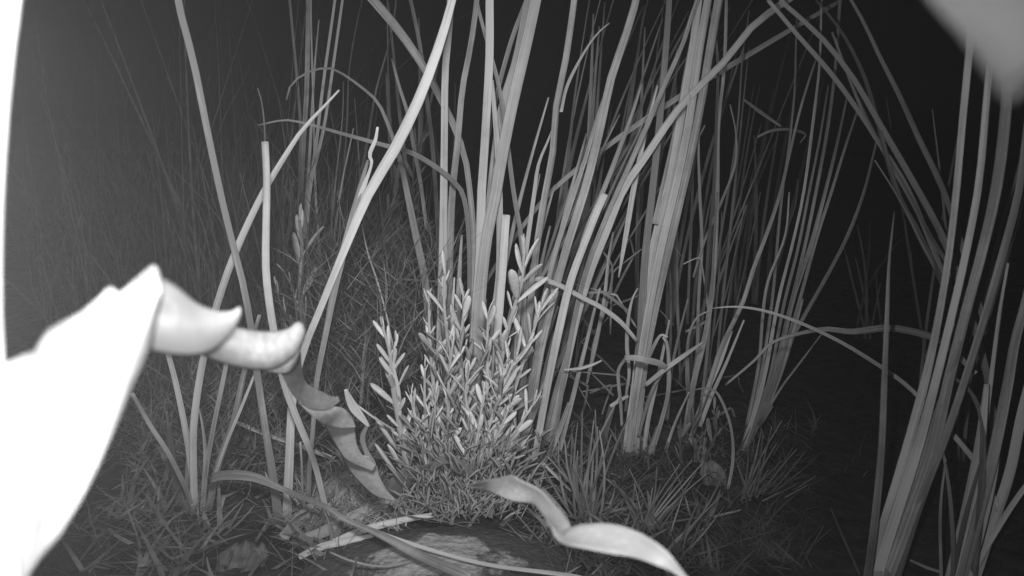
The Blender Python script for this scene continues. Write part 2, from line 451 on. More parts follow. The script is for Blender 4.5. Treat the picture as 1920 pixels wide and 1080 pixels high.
CE = [
    ([(1199,-30),(1193,0),(1173,67),(1147,143),(1127,233),(1103,333),(1083,400),(1063,463),(1037,560),(1010,680),(985,860)], [13,15,15,14,14]),
    ([(1140,160),(1120,220),(1100,290),(1077,360),(1040,477),(1016,593),(998,720),(975,870)], [4,9,10,10]),
    ([(1133,366),(1122,390),(1097,453),(1070,527),(1050,610),(1027,720),(1000,875)], [13,14,15,14,13], dict(cut=True, mat=M_PALE, Yt=0.98, Yb=0.98, roll=0.2, twist=0, label='bright leaf with its tip cut off')),
    ([(1510,-25),(1477,0),(1413,47),(1360,113),(1313,160),(1265,213),(1213,290),(1170,353),(1140,427),(1107,510),(1083,590),(1055,720),(1020,870)], [12,12,13,14,14,13,13], dict(Yt=1.0, n=34)),
    ([(1315,-20),(1303,10),(1280,83),(1250,150),(1207,250),(1170,333),(1140,400),(1108,480),(1085,560),(1060,690),(1035,860)], [7,9,9,9,10]),
    ([(1203,157),(1190,200),(1160,283),(1130,360),(1100,430),(1078,500)], [3,8,8,7]),
    ([(1010,742),(1001,770),(985,815),(970,862)], [13,13,13], dict(cut=True, mat=M_PALE, Yt=0.95, Yb=0.97, label='short pale stub cut square')),
    ([(1068,755),(1055,790),(1035,840),(1020,880)], [8,12,12], dict(Yb=1.0)),
    ([(1090,560),(1070,640),(1040,740),(1015,850)], [4,8,9]),
    ([(1125,540),(1105,620),(1075,740),(1040,880)], [4,9,10]),
    ([(1330,-20),(1250,120),(1200,260),(1150,420)], [4,7,7], dict(Yt=1.4, Yb=1.3)),
]
cattail('bright cattail clump leaning right of the bush, two leaves cut off at the top', 1005, 1.04, CE, spread=0.05)
CF = [
    ([(1256,-40),(1255,0),(1245,133),(1233,267),(1223,360),(1210,477),(1203,593),(1195,720),(1180,870)], [10,12,13,14,14]),
    ([(1353,-40),(1347,0),(1330,100),(1313,200),(1293,300),(1280,355),(1257,453),(1230,570),(1207,690),(1190,860)], [14,14,15,15,15]),
    ([(1333,-40),(1327,0),(1310,100),(1293,220),(1270,335),(1238,470),(1215,590),(1195,720),(1177,865)], [13,14,15,15,15]),
    ([(1316,-40),(1310,0),(1300,80),(1280,200),(1255,340),(1225,460),(1206,580),(1190,720),(1170,860)], [12,14,14,13,13]),
    ([(1308,30),(1290,130),(1275,220),(1250,330),(1228,420)], [10,14,14,12], dict(Yt=1.1)),
    ([(1233,160),(1220,210),(1203,280),(1187,360),(1177,420),(1160,520)], [3,6,9,10,9,3], dict(label='hanging frayed leaf end')),
    ([(1002,520),(1045,533),(1090,557),(1130,578),(1165,605),(1195,640)], [11,9,9,9,6], dict(Yt=0.98, roll=0, twist=0, n=20)),
    ([(1171,671),(1190,671),(1208,674),(1238,682),(1250,690)], [10,12,12,9], dict(Yt=0.96, Yb=0.97, roll=0, twist=0, mat=M_PALE)),
    ([(1173,672),(1160,692),(1160,720),(1164,760),(1166,800)], [6,7,6,5], dict(Yt=0.96, Yb=0.99, mat=M_CAT)),
    ([(1196,540),(1186,560),(1178,600),(1176,650),(1180,700),(1173,745)], [2,6,8,7,5]),
    ([(1252,632),(1240,628),(1228,645),(1212,680)], [4,7,6], dict(Yt=.98)),
    ([(1243,632),(1250,640),(1254,690),(1252,740),(1240,790),(1222,850),(1213,890)], [5,8,8,9,8], dict(Yt=.98)),
    ([(1320,640),(1285,665),(1250,690),(1210,722)], [3,8,9,8], dict(Yt=0.98, Yb=0.98, mat=M_PALE)),
    ([(1250,690),(1226,725),(1210,770),(1197,820)], [4,7,6]),
    ([(1147,763),(1140,790),(1127,848)], [12,12,12], dict(cut=True, mat=M_OLD, label='dark cut stalk')),
    ([(1144,762),(1160,752),(1178,742)], [6,7,7], dict(Yt=1.0, Yb=1.0)),
    ([(1183,794),(1198,815),(1215,838),(1235,880),(1250,918)], [3,6,7,6]),
    ([(1292,735),(1265,796),(1242,865),(1232,905)], [3,6,7]),
    ([(1233,798),(1217,848),(1195,900),(1178,930)], [5,10,9], dict(Yb=0.97)),
    ([(1150,435),(1142,480),(1133,560),(1118,640),(1100,720)], [3,6,7,8,5], dict(Yt=1.1, Yb=1.15)),
    ([(1122,440),(1130,470),(1148,500),(1140,560),(1112,650),(1108,700)], [2,4,5,5,4], dict(Yt=1.1, Yb=1.15)),
    ([(1128,676),(1110,684),(1085,691),(1058,693)], [3,6,6,2], dict(Yt=1.0, Yb=1.0, mat=M_PALE)),
    ([(1255,600),(1235,700),(1215,790),(1205,870)], [4,8,10]),
]
cattail('cattail clump of tall leaves packed side by side with a bent leaf across it', 1183, 1.03, CF, spread=0.035)
CG = [
    ([(1362,-30),(1362,0),(1358,127),(1347,233),(1345,360),(1337,527),(1323,627),(1300,720),(1282,830)], [5,6,8,10,12]),
    ([(1324,-20),(1345,100),(1343,233),(1338,360),(1330,440),(1322,560)], [4,6,6], dict(mat=M_OLD)),
    ([(1322,235),(1311,250),(1312,360),(1316,460),(1310,560),(1306,680),(1290,800)], [3,6,6,7,8]),
    ([(1369,196),(1380,250),(1378,310),(1352,380),(1322,450),(1300,520)], [2,4,5,4], dict(mat=M_OLD)),
    ([(1405,20),(1392,110),(1385,210),(1375,300),(1355,420),(1340,520)], [2,4,5], dict(mat=M_OLD)),
    ([(1330,583),(1310,592),(1297,612),(1290,643),(1289,700),(1292,765)], [2,5,8,8,4], dict(Yt=0.98)),
    ([(1372,620),(1350,680),(1325,735),(1305,790),(1290,840)], [4,8,9,9]),
    ([(1395,600),(1362,680),(1335,740),(1312,800)], [3,6,8]),
    ([(1300,732),(1319,728),(1342,734),(1363,775),(1373,817),(1374,865),(1365,918)], [2,5,5,6,5], dict(Yt=0.98, Yb=0.9)),
    ([(1345,360),(1338,470),(1331,600),(1322,700),(1310,800)], [3,5,7], dict(mat=M_OLD)),
    ([(1290,560),(1270,640),(1258,700),(1250,790)], [3,6,8]),
    ([(1390,560),(1365,630),(1340,700),(1318,780)], [3,5,6], dict(mat=M_OLD)),
    ([(1573,3),(1487,53),(1363,127),(1273,182),(1140,273),(1033,360),(957,457),(907,537),(880,600)], [6,9,9,8,7], dict(Yt=1.2, Yb=1.35, n=34)),
]
cattail('sparse cattail clump with a thin arched leaf hanging over, right of the packed leaves', 1290, 1.06, CG, spread=0.05)
CH = [
    ([(1533,103),(1517,150),(1500,207),(1480,290),(1462,365),(1437,440),(1413,503),(1393,567),(1353,650),(1330,720),(1300,800)], [3,5,7,8,9], dict(mat=M_CAT)),
    ([(1494,33),(1492,90),(1490,167),(1480,267),(1467,360),(1457,460),(1450,543),(1437,640),(1423,720),(1392,840)], [3,4,5,6,8]),
    ([(1541,-20),(1540,0),(1537,117),(1528,200),(1507,360),(1487,453),(1460,560),(1430,720),(1390,850)], [3,5,5,7,8]),
    ([(1553,160),(1537,260),(1517,360),(1497,463),(1470,570),(1440,720),(1395,850)], [3,5,6,8]),
    ([(1577,-20),(1575,0),(1567,117),(1553,233),(1530,360),(1505,480),(1478,590),(1450,700),(1390,850)], [5,6,7,8]),
    ([(1590,173),(1570,267),(1547,360),(1520,460),(1487,560),(1450,710),(1388,850)], [3,7,8,8]),
    ([(1617,180),(1590,260),(1562,350),(1530,450),(1500,560),(1463,680),(1395,848)], [3,6,6,7]),
    ([(1650,240),(1640,280),(1620,360),(1590,440),(1553,513),(1513,583),(1480,643),(1440,720),(1400,820)], [3,6,7,7]),
    ([(1480,360),(1472,443),(1440,527),(1430,593),(1423,680),(1400,800)], [3,5,6,7]),
    ([(1540,627),(1500,680),(1463,730),(1415,810)], [2,4,5]),
    ([(1487,600),(1465,680),(1440,750),(1400,840)], [4,8,10]),
    ([(1505,560),(1480,650),(1452,730),(1410,820)], [4,8,8]),
    ([(1447,760),(1430,785),(1415,810)], [6,12,6]),
    ([(1496,335),(1492,380),(1480,420)], [2,3,3], dict(mat=M_OLD)),
]
cattail('dim fan of narrow cattail leaves standing apart before the dark gap', 1388, 1.05, CH, M_CAT, spread=0.05)
for pts, w, yt, yb, nm, lab, mt in [
    ([(1420,257),(1447,245),(1480,243),(1510,252),(1500,268)], [4,5,5,2], 1.2, 1.2, 'broken_leaf', 'short thin broken leaf arched in the dark upper right', M_CAT),
    ([(1395,187),(1430,213),(1465,237)], [3,6,3], 1.25, 1.25, 'broken_leaf', 'short straight broken leaf above the arched one', M_CAT),
    ([(1335,578),(1380,575),(1430,582),(1487,600),(1540,623),(1597,653),(1697,720),(1750,775),(1800,830),(1845,890),(1870,960)], [2,5,6,7,8,10,12], 0.98, 0.66, 'arching_leaf', 'long pale leaf arching down to the right across the dark gap', M_CAT),
    ([(1360,722),(1413,677),(1447,643),(1493,627),(1547,617),(1597,622),(1663,615),(1713,622),(1765,640),(1830,700)], [4,5,6,10,14,13,9], 1.0, 0.68, 'arching_leaf', 'dim wavy leaf lying nearly level behind the right cattails', M_CAT)]:
    o = px_leaf(None, None, pts, w, yt, yb, mt, name=nm, n=36, roll=0.0, twist=0.1)
    tag(o, lab, 'leaf')

CI = [
    ([(1677,397),(1667,493),(1663,593),(1658,720),(1653,837),(1643,953),(1627,1080),(1610,1180)], [1.5,6,10,12,14,16], dict(mat=M_OLD)),
    ([(1822,-30),(1817,100),(1807,200),(1793,360),(1777,493),(1757,610),(1733,720),(1697,853),(1657,987),(1620,1110)], [9,11,11,12,16,18]),
    ([(1865,30),(1853,147),(1843,267),(1833,360),(1807,493),(1780,610),(1753,720),(1717,853),(1673,987),(1635,1110)], [9,11,12,14,18,20]),
    ([(1893,90),(1884,230),(1867,360),(1840,477),(1813,577),(1777,720),(1747,853),(1700,987),(1655,1110)], [16,18,17,18,22,22]),
    ([(1928,220),(1910,360),(1880,477),(1847,593),(1807,720),(1773,820),(1730,930),(1676,1100)], [10,12,12,14,16]),
    ([(1800,640),(1770,740),(1735,853),(1690,987),(1645,1110)], [8,16,18,20]),
    ([(1745,760),(1715,880),(1672,1000),(1632,1110)], [8,16,18], dict(mat=M_OLD)),
]
cattail('near soft-focus cattail clump on the right, leaves fanning up from below the frame', 1640, 0.62, CI, M_CAT, spread=0.03, to_ground=True)
CJ = [
    ([(1938,500),(1920,577),(1903,643),(1890,720),(1863,853),(1830,987),(1800,1100)], [10,14,18,20,20]),
    ([(1960,600),(1935,700),(1915,780),(1893,887),(1860,987),(1820,1110)], [12,16,18,18]),
    ([(1890,493),(1873,593),(1857,720),(1842,830),(1815,960),(1790,1080)], [4,7,9,10]),
    ([(1985,840),(1917,920),(1863,1003),(1815,1090)], [8,10,11]),
    ([(1770,700),(1813,725),(1840,780),(1843,853),(1838,960),(1825,1080)], [4,10,13,13], dict(mat=M_OLD)),
    ([(1768,845),(1780,920),(1787,1020),(1786,1090)], [4,7,8,8]),
    ([(1773,860),(1763,960),(1765,1090)], [3,5,6]),
    ([(1850,720),(1835,850),(1805,1000),(1780,1100)], [8,18,22,24]),
    ([(1880,740),(1862,880),(1835,1000),(1805,1110)], [8,16,20,20]),
    ([(1840,860),(1812,960),(1790,1060)], [4,8,8], dict(mat=M_OLD)),
]
cattail('near soft-focus cattail clump in the lower right corner', 1805, 0.64, CJ, M_CAT, spread=0.03, to_ground=True)
CK = [
    ([(1440,0),(1457,20),(1493,63),(1560,140),(1613,213),(1645,263),(1700,350),(1763,500),(1810,620)], [6,8,8,9,9]),
    ([(1455,-15),(1470,7),(1537,67),(1600,147),(1650,233),(1723,360),(1767,443),(1800,530),(1850,700),(1870,860)], [7,9,11,12,12]),
    ([(1530,0),(1560,35),(1590,80),(1623,150),(1637,197),(1683,360),(1723,437),(1763,523),(1810,640)], [3,6,8,9,10]),
    ([(1590,-10),(1620,43),(1650,107),(1687,180),(1723,260),(1770,360),(1813,493),(1850,620)], [3,6,9,10,10]),
    ([(1560,60),(1610,190),(1660,290),(1700,360),(1747,447),(1793,523),(1840,640)], [3,6,7,8]),
    ([(1640,300),(1690,380),(1735,470),(1775,540)], [2,4,5]),
]
cattail('crossing cattail leaves leaning down to the right in the dim upper right', 1880, 0.82, CK, M_OLD, spread=0.05)
# dim leaves far behind: plausible rows, jittered
def back_row(label, x0, x1, n, Y, lean, ytop, mat, bpx, wr=(5, 9)):
    L = []
    for i in range(n):
        xb = random.uniform(x0, x1); k = random.uniform(*lean)
        yt = random.uniform(*ytop) if not isinstance(ytop, (int, float)) else ytop
        yb = 540 + F * math.tan(math.atan(H / Y) - PITCH)
        hgt = yb - yt
        c = random.uniform(-18, 18)
        pts = [(xb + k * hgt * t ** 1.25 + c * math.sin(math.pi * t), yb - hgt * t) for t in (1, 0.8, 0.6, 0.4, 0.2, 0)]
        w = random.uniform(*wr)
        L.append((pts, [w * 0.35, w * 0.85, w, w]))
    return cattail(label, bpx, Y, L, mat, spread=0.1)
back_row('dim cattail rank far behind the central clump', 1010, 1120, 13, 1.75, (0.02, 0.42), (-60, 60), M_CAT, 1060)
back_row('dim cattail rank far behind the packed leaves', 1190, 1300, 12, 1.85, (-0.02, 0.3), (-60, 120), M_CAT, 1240)
back_row('dim narrow cattail leaves far behind, left of the central clump', 760, 850, 8, 1.8, (-0.12, 0.14), (-60, 200), M_OLD, 800)
back_row('faintest cattail leaves in the dark behind the fan', 1330, 1480, 9, 2.1, (-0.05, 0.3), (-60, 260), M_OLD, 1400, (4, 7))
back_row('faint thin stems in the dark gap on the right', 1600, 1660, 7, 1.7, (-0.25, 0.45), (380, 560), M_OLD, 1640, (3, 5))

back_row('dim thin leaves crowding behind the leaning clump', 960, 1080, 14, 1.4, (0.1, 0.62), (-40, 330), M_OLD, 1020, (3, 7))
back_row('dim thin leaves crowding behind the sparse clump', 1250, 1370, 13, 1.35, (-0.05, 0.4), (-40, 420), M_OLD, 1310, (3, 6))
back_row('narrow leaves packed low between the bush and the leaning clump', 900, 1010, 14, 1.16, (0.05, 0.5), (180, 620), M_CAT, 960, (5, 10))
back_row('dim thin leaves standing behind the right near clump', 1700, 1880, 10, 1.0, (-0.2, 0.35), (100, 560), M_OLD, 1790, (3, 7))

# crushed and folded thin dead leaves tangled round the foot of the packed leaves
tb = at_y(1160, 800, 1.02); tb = Vector((tb.x, 1.02, gz(tb.x, 1.02)))
tt = thing('dead_leaf_tangle', tb, 'tangle of thin folded dead leaves between the leaning clump and the packed leaves', 'dead leaves')
for _ in range(18):
    x, y = random.uniform(1085, 1330), random.uniform(560, 860)
    ang = random.uniform(-1.4, 1.4) - math.pi / 2
    pts = [(x, y)]
    for k in range(random.choice((1, 2, 2, 3))):
        ln = random.uniform(35, 120)
        x2, y2 = x + math.cos(ang) * ln, y + math.sin(ang) * ln
        pts += [(x + (x2 - x) * 0.06, y + (y2 - y) * 0.06), (x + (x2 - x) * 0.5 + random.uniform(-3, 3), y + (y2 - y) * 0.5), (x + (x2 - x) * 0.94, y + (y2 - y) * 0.94), (x2, y2)]
        x, y = x2, y2; ang += random.choice((-1, 1)) * random.uniform(0.6, 2.4)
    w = random.uniform(3, 7); Yq = random.uniform(1.08, 1.25)
    px_leaf(tt, tb, pts, [w, w, w * 0.7, w * 0.4], Yq, Yq + random.uniform(-0.05, 0.05), random.choice((M_CAT, M_OLD, M_OLD)), n=24)

# ------------------------------------------------------------------ long leaves bent over near the ground
b = at_y(400, 900, 0.80)
t = thing('fallen_leaf', b, 'long bent leaf running from the left clump down across the rock', 'leaf')
px_leaf(t, b, [(880,1085),(873,1080),(790,1043),(707,1000),(640,970),(617,953),(560,930),(520,913),(477,897),(440,893),(412,895),(390,903)], [21,20,18,12,11,11,12,15,12], 0.60, 0.80, M_CAT, roll=0.1, twist=0, n=40)
px_leaf(t, b, [(1120,1092),(1073,1080),(923,1060),(827,1037),(723,1003),(640,968),(617,955)], [9,8,8,8,5], 0.62, 0.74, M_CAT, roll=0.1, twist=0, n=34)
px_leaf(t, b, [(395,892),(412,886),(450,884),(490,893),(530,915)], [6,5,5,3], 0.80, 0.78, M_CAT, roll=0.1, twist=0)
for pts, w, ya, yb, lab, mt in [
    ([(440,790),(500,815),(560,835),(627,860)], [7,8,8], 1.02, 0.98, 'thin straight dead leaf lying behind the left leaves', M_CAT),
    ([(300,700),(360,735),(440,765),(530,790)], [3,6,6,4], 1.12, 1.05, 'dim dead leaf lying higher up behind the left clump', M_OLD),
    ([(1017,867),(1045,895),(1072,922)], [5,6,4], 0.9, 0.88, 'short pale straw right of the bush', M_PALE),
    ([(993,893),(1030,930),(1075,982)], [6,7,7], 0.88, 0.82, 'straw slanting down below the short pale straw', M_CAT),
    ([(1015,890),(1055,925),(1095,975)], [5,6,5], 0.88, 0.83, 'straw between two other slanting straws', M_OLD),
    ([(1110,875),(1150,890),(1185,905),(1215,915)], [5,6,5], 0.96, 0.93, 'dim dead leaf lying flat at the foot of the packed leaves', M_OLD),
    ([(1394,955),(1330,972),(1269,999),(1220,1020)], [3,4,4,3], 0.86, 0.8, 'thin twig lying across the lower right ground', M_CAT),
    ([(1372,965),(1320,1000),(1270,1040)], [2,3,3], 0.84, 0.78, 'second thin twig below the first on the lower right ground', M_OLD),
    ([(1135,965),(1155,972),(1175,975)], [5,9,7], 0.84, 0.82, 'flat fleck of dead leaf on the ground under the grass', M_OLD),
    ([(1706,1050),(1735,1063),(1770,1075)], [4,6,5], 0.70, 0.68, 'small dead leaf between the two near right clumps', M_OLD),
    ([(648,730),(655,748),(664,765),(684,790),(692,800)], [6,14,18,13,5], 0.74, 0.76, 'small pale curled leaf standing beside the twisted leaf', M_CAT),
    ([(690,795),(680,820),(686,845),(700,872),(708,890)], [4,10,9,12,8], 0.76, 0.78, 'small dim leaf hanging under the pale curled one', M_OLD),
    ([(660,752),(700,782),(742,808)], [3,4,4], 0.80, 0.84, 'thin straight straw leaning on the bush from the left', M_CAT),
    ([(618,1035),(660,1052),(715,1062),(760,1056),(790,1046)], [3,4,4,3], 0.66, 0.68, 'thin bent straw sagging across the dark rock', M_CAT),
    ([(668,1050),(660,1075),(655,1100)], [3,6,6], 0.60, 0.6, 'short upright blade at the bottom edge left of the rock', M_CAT),
    ([(678,420),(690,475),(705,520),(722,580),(735,640),(745,700)], [2,3,3,3], 1.1, 1.0, 'hair-thin pale stem slanting behind the bush', M_CAT),
    ([(725,523),(760,524),(820,528)], [2,4,4], 1.3, 1.25, 'thin level straw behind the long left leaf of the central clump', M_OLD),
    ([(1557,950),(1580,1005),(1612,1078)], [3,5,5], 0.8, 0.7, 'lone dim blade leaning in the lower right gap', M_OLD),
]:
    o = px_leaf(None, None, pts, w, ya, yb, mt, name='dead_leaf' if 'leaf' in lab.split()[:4] else 'straw', n=22)
    tag(o, lab, 'leaf' if 'leaf' in lab or 'blade' in lab else 'straw', 'loose dead leaves and straws')

# pale dead stalks lying on the ground
for pts, w, lab in [
    ([(655,888),(640,900),(600,940),(560,975),(530,1010)], [22,24,25,24,20], 'thick pale dead stalk slanting up under the twisted leaf'),
    ([(770,928),(740,937),(690,957),(640,980),(600,1000),(560,1012)], [12,20,23,24,22,16], 'pale broken dead stalk ending in front of the bush'),
    ([(810,966),(770,972),(720,983),(680,994),(620,1018)], [9,12,14,14,10], 'narrow pale dead stalk lying on the back of the rock'),
    ([(662,905),(640,925),(610,955)], [8,10,9], 'short split piece beside the thick pale stalk'),
    ([(700,1004),(650,1015),(600,1026),(560,1045)], [8,12,13,10], 'dull flat dead stalk lowest in the pile'),
]:
    path = []
    for i, (x, y) in enumerate(pts):
        g = ground_y(y); p = at_y(x, y, g - 0.035)
        path.append(p)
    o = blade('dead_stalk', path, [wi / F * 0.84 for wi in w], M_PALE, None, None, random.uniform(-0.2, 0.2), 0.34, 0.06, 22, True, ragged=0.8)
    tag(o, lab, 'dead stalk', 'dead stalks lying left of the rock')
# crumpled leaf litter lumps at lower left
def crumple(px, py, wpx, hpx, lab, mat):
    Y = ground_y(py) - 0.01
    c = at_y(px, py, Y)
    sx, sz = wpx / F * Y * 0.5, hpx / F * Y * 0.5
    grid = []
    for i in range(22):
        row = []
        for j in range(12):
            u, v = i / 10.5 - 1, j / 5.5 - 1
            e = math.sqrt(max(0.05, 1 - v * v * 0.6)) * (1 + 0.15 * noise.noise(Vector((v * 3, px, 0))))
            row.append(c + Vector((u * sx * e, 0.02 * v + 0.010 * noise.noise(Vector((u * 3, v * 2, py))), v * sz * (1 - 0.35 * u * u) + 0.006 * noise.noise(Vector((u * 4, v * 2, px))))))
        grid.append(row)
    o = shell('dead_leaf', grid, 0.001, mat)
    tag(o, lab, 'leaf', 'loose dead leaves and straws')
crumple(455, 1048, 105, 36, 'broad crumpled dead leaf on the ground at lower left', M_OLD)
crumple(345, 845, 60, 50, 'dim crumpled dead leaf behind the left clump', M_OLD)
crumple(1338, 893, 52, 44, 'ragged broad leaf on the ground under the thin arched leaf', M_OLD)

# ------------------------------------------------------------------ fleshy-leaved bush
def leaflet_mesh(name, fat, bend, mat):
    """unit leaflet along +Z, length 1, blunt fleshy tip"""
    prof = [(0, 0.25), (0.12, 0.45), (0.35, 0.85), (0.6, 1.0), (0.82, 0.9), (0.95, 0.55), (1.0, 0.12)]
    verts, uvs, faces = [], [], []
    S = 6
    for z, k in prof:
        for j in range(S):
            a = 2 * math.pi * j / S
            verts.append(Vector((math.cos(a) * fat * k, math.sin(a) * fat * 0.38 * k + bend * z * z, z)))
            uvs.append((j / S, z))
    for i in range(len(prof) - 1):
        for j in range(S):
            k = (j + 1) % S
            faces.append((i * S + j, i * S + k, (i + 1) * S + k, (i + 1) * S + j))
    faces.append(tuple(range(S))[::-1]); faces.append(tuple((len(prof) - 1) * S + j for j in range(S)))
    me = bpy.data.meshes.new(name); me.from_pydata([tuple(v) for v in verts], [], faces)
    uvl = me.uv_layers.new(name='UVMap'); buf = []
    for f in faces:
        for i in f: buf.extend(uvs[i])
    uvl.data.foreach_set('uv', buf)
    me.polygons.foreach_set('use_smooth', [True] * len(faces)); me.materials.append(mat); me.update()
    return me
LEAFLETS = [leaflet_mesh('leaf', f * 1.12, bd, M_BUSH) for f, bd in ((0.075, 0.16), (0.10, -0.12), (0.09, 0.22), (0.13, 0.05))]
M_BUSH_DIM = leaf_mat('fleshy_leaf_dim', 0.12, 0.26, 0.5, 5.0, 0.6, 0.15)  # darker copy of the fleshy leaf, weak light put into its colour
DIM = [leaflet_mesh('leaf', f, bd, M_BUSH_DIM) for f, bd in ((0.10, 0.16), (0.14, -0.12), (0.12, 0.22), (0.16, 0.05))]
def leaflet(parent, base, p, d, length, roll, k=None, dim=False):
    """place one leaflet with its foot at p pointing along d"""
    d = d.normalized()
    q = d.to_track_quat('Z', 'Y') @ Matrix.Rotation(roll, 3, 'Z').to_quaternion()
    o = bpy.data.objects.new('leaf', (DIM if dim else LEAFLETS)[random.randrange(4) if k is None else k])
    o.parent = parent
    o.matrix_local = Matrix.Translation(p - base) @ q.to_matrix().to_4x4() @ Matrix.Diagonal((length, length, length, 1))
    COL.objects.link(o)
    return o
def shoot(parent, base, stem_px, Y, wpx=6, leaf_px=46, step=16, ytip=None, start=0.15, smat=M_STEM, dim=False):
    """a stem (tip first in px) with alternate leaflets"""
    m = len(stem_px)
    stem_px = [(x + random.uniform(-7, 7), y) for x, y in stem_px]
    path = [at_y(x, y, (ytip if ytip else Y) + (Y - (ytip if ytip else Y)) * i / (m - 1)) for i, (x, y) in enumerate(stem_px)]
    st = blade('stem', path, [wpx * 0.6 / F * Y, wpx * 1.3 / F * Y, wpx * 1.6 / F * Y], smat, parent, base, 0, 0.7, 0.0, 16)
    pts = [Vector(p) for p in spline([tuple(p) for p in path], 60)]
    L = sum((pts[i + 1] - pts[i]).length for i in range(59))
    nl = max(3, int(L / (step * 0.98 / F * Y)))
    ang = random.uniform(0, 6)
    for i in range(nl):
        t = i / nl * (1 - start)
        k = min(58, int(t * 59)); p = pts[k]
        up = (pts[k] - pts[k + 1]).normalized()
        ang += 2.4
        side = Vector((math.cos(ang), 0.7 * math.sin(ang), 0))
        open_ = 0.22 + 0.45 * min(1, i / 6) + random.uniform(-0.12, 0.18)
        d = up * math.cos(open_) + side * math.sin(open_) + Vector((0, 0, 0.15))
        ln = leaf_px * 1.15 / F * Y * (0.5 + 0.5 * min(1, (i + 1) / 4)) * random.uniform(0.5, 1.4)
        leaflet(parent, base, p, d, ln, random.uniform(0, 6.28), dim=dim)
def bush():
    Y = 0.90
    b = at_y(860, 900, Y); b = Vector((b.x, Y, gz(b.x, Y)))
    t = thing('leafy_bush', b, 'bright bush with small fleshy leaves in front of the central cattails', 'bush')
    S = [
        ([(988,468),(975,520),(955,600),(930,720),(905,905)], 0.93, 8, 52, 17),
        ([(830,510),(832,570),(838,650),(850,770),(858,905)], 0.93, 7, 44, 17),
        ([(872,545),(868,600),(866,660),(872,770),(878,905)], 0.92, 7, 44, 16),
        ([(716,612),(724,660),(742,720),(748,800),(765,905)], 0.88, 8, 44, 20),
        ([(748,640),(744,680),(745,740),(752,810)], 0.88, 6, 38, 18),
        ([(800,560),(806,620),(812,700),(826,800),(838,905)], 0.93, 6, 38, 18),
        ([(915,590),(912,650),(905,740),(893,830),(888,905)], 0.90, 7, 42, 17),
        ([(1012,575),(1000,630),(975,700),(945,790),(912,890)], 0.92, 7, 56, 17),
        ([(985,650),(965,690),(945,740),(925,800),(905,890)], 0.88, 7, 50, 16),
        ([(790,690),(790,740),(800,800),(815,900)], 0.87, 6, 34, 15),
        ([(850,650),(846,700),(842,770),(846,900)], 0.88, 6, 38, 14),
        ([(770,740),(776,790),(790,850),(805,905)], 0.86, 6, 32, 14),
        ([(1000,760),(975,800),(945,850),(915,905)], 0.88, 6, 38, 15),
        ([(880,690),(880,740),(876,800),(870,900)], 0.86, 6, 36, 13),
        ([(940,690),(930,750),(915,820),(895,900)], 0.87, 6, 40, 14),
        ([(820,740),(822,790),(830,850),(840,905)], 0.85, 5, 32, 13),
        ([(905,740),(898,790),(888,850),(875,905)], 0.85, 5, 34, 13),
        ([(985,830),(960,860),(930,890),(905,920)], 0.86, 5, 32, 13),
        ([(960,760),(945,800),(925,850),(900,905)], 0.85, 5, 32, 13),
    ]
    for px, y, w, lp, st in S: shoot(t, b, px, y, w, lp, st)
    for (x, y, x2, y2, k) in ((750, 850, 706, 793, 3), (748, 893, 706, 842, 3), (752, 880, 735, 835, 1)):   # broad leaves at the foot
        p = at_y(x, y, 0.86); q = at_y(x2, y2, 0.85)
        leaflet(t, b, p, q - p, (q - p).length * 1.15, 0.2, k)
    # the dry needle-like undergrowth of leaves: past counting
    verts, faces, uvs = [], [], []
    def needle(p, d, ln, w):
        d = d.normalized(); s = d.cross(Vector((0, 1, 0.2))).normalized() * w; f = d.cross(s).normalized() * w * 0.4
        o = len(verts)
        bend = Vector((random.uniform(-.2, .2), random.uniform(-.2, .1), -0.1)) * ln
        for tt, kk in ((0, 0.35), (0.6, 1.0), (1.0, 0.3)):
            c = p + d * ln * tt + bend * tt * tt
            verts.extend([c - s * kk, c + f * kk, c + s * kk, c - f * kk]); uvs.extend([(0, tt), (0.3, tt), (0.6, tt), (0.9, tt)])
        for i in range(2):
            for j in range(4):
                k = (j + 1) % 4
                faces.append((o + i * 4 + j, o + i * 4 + k, o + i * 4 + 4 + k, o + i * 4 + 4 + j))
        faces.append((o + 8, o + 9, o + 10, o + 11))
    for _ in range(900):
        x = random.gauss(868, 78); y = random.triangular(800, 985, 950)
        if x < 745 or x > 1015: continue
        p = at_y(x, y, random.uniform(0.80, 0.93))
        if p.z < 0.0: p = at_y(x, y, ground_y(y) - 0.01)
        d = Vector((random.gauss(0.003 * (x - 865), 0.35), random.gauss(-0.1, 0.25), random.uniform(0.45, 1)))
        needle(p, d, random.uniform(0.016, 0.040), random.uniform(0.0010, 0.0028))
    for _ in range(520):                              # broader leaves filling the heart of the bush
        y = random.triangular(630, 900, 860)
        lo, hi = 805 - (y - 630) * 0.2, 940 + (y - 630) * 0.2
        x = random.uniform(lo, hi)
        if noise.noise(Vector((x / 30, y / 70, 2))) < 0.0: continue
        p = at_y(x, y, random.uniform(0.86, 0.96))
        d = Vector((random.gauss(0.003 * (x - 870), 0.38), random.gauss(-0.1, 0.2), random.uniform(0.5, 1)))
        needle(p, d, random.uniform(0.024, 0.052), random.uniform(0.0024, 0.0046))
    o = mesh_obj('undergrowth_leaves', verts, faces, M_DRY, t, uvs, b); o['kind'] = 'stuff'
    verts2 = []
bush()
def small_bush(label, Y, bpx, shoots):
    b = at_y(bpx, 800, Y); b = Vector((b.x, Y, gz(b.x, Y)))
    t = thing('leafy_plant', b, label, 'plant')
    for px, w, lp, st in shoots: shoot(t, b, px, Y, w, lp, st, smat=M_OLD, dim=Y != 1.25)
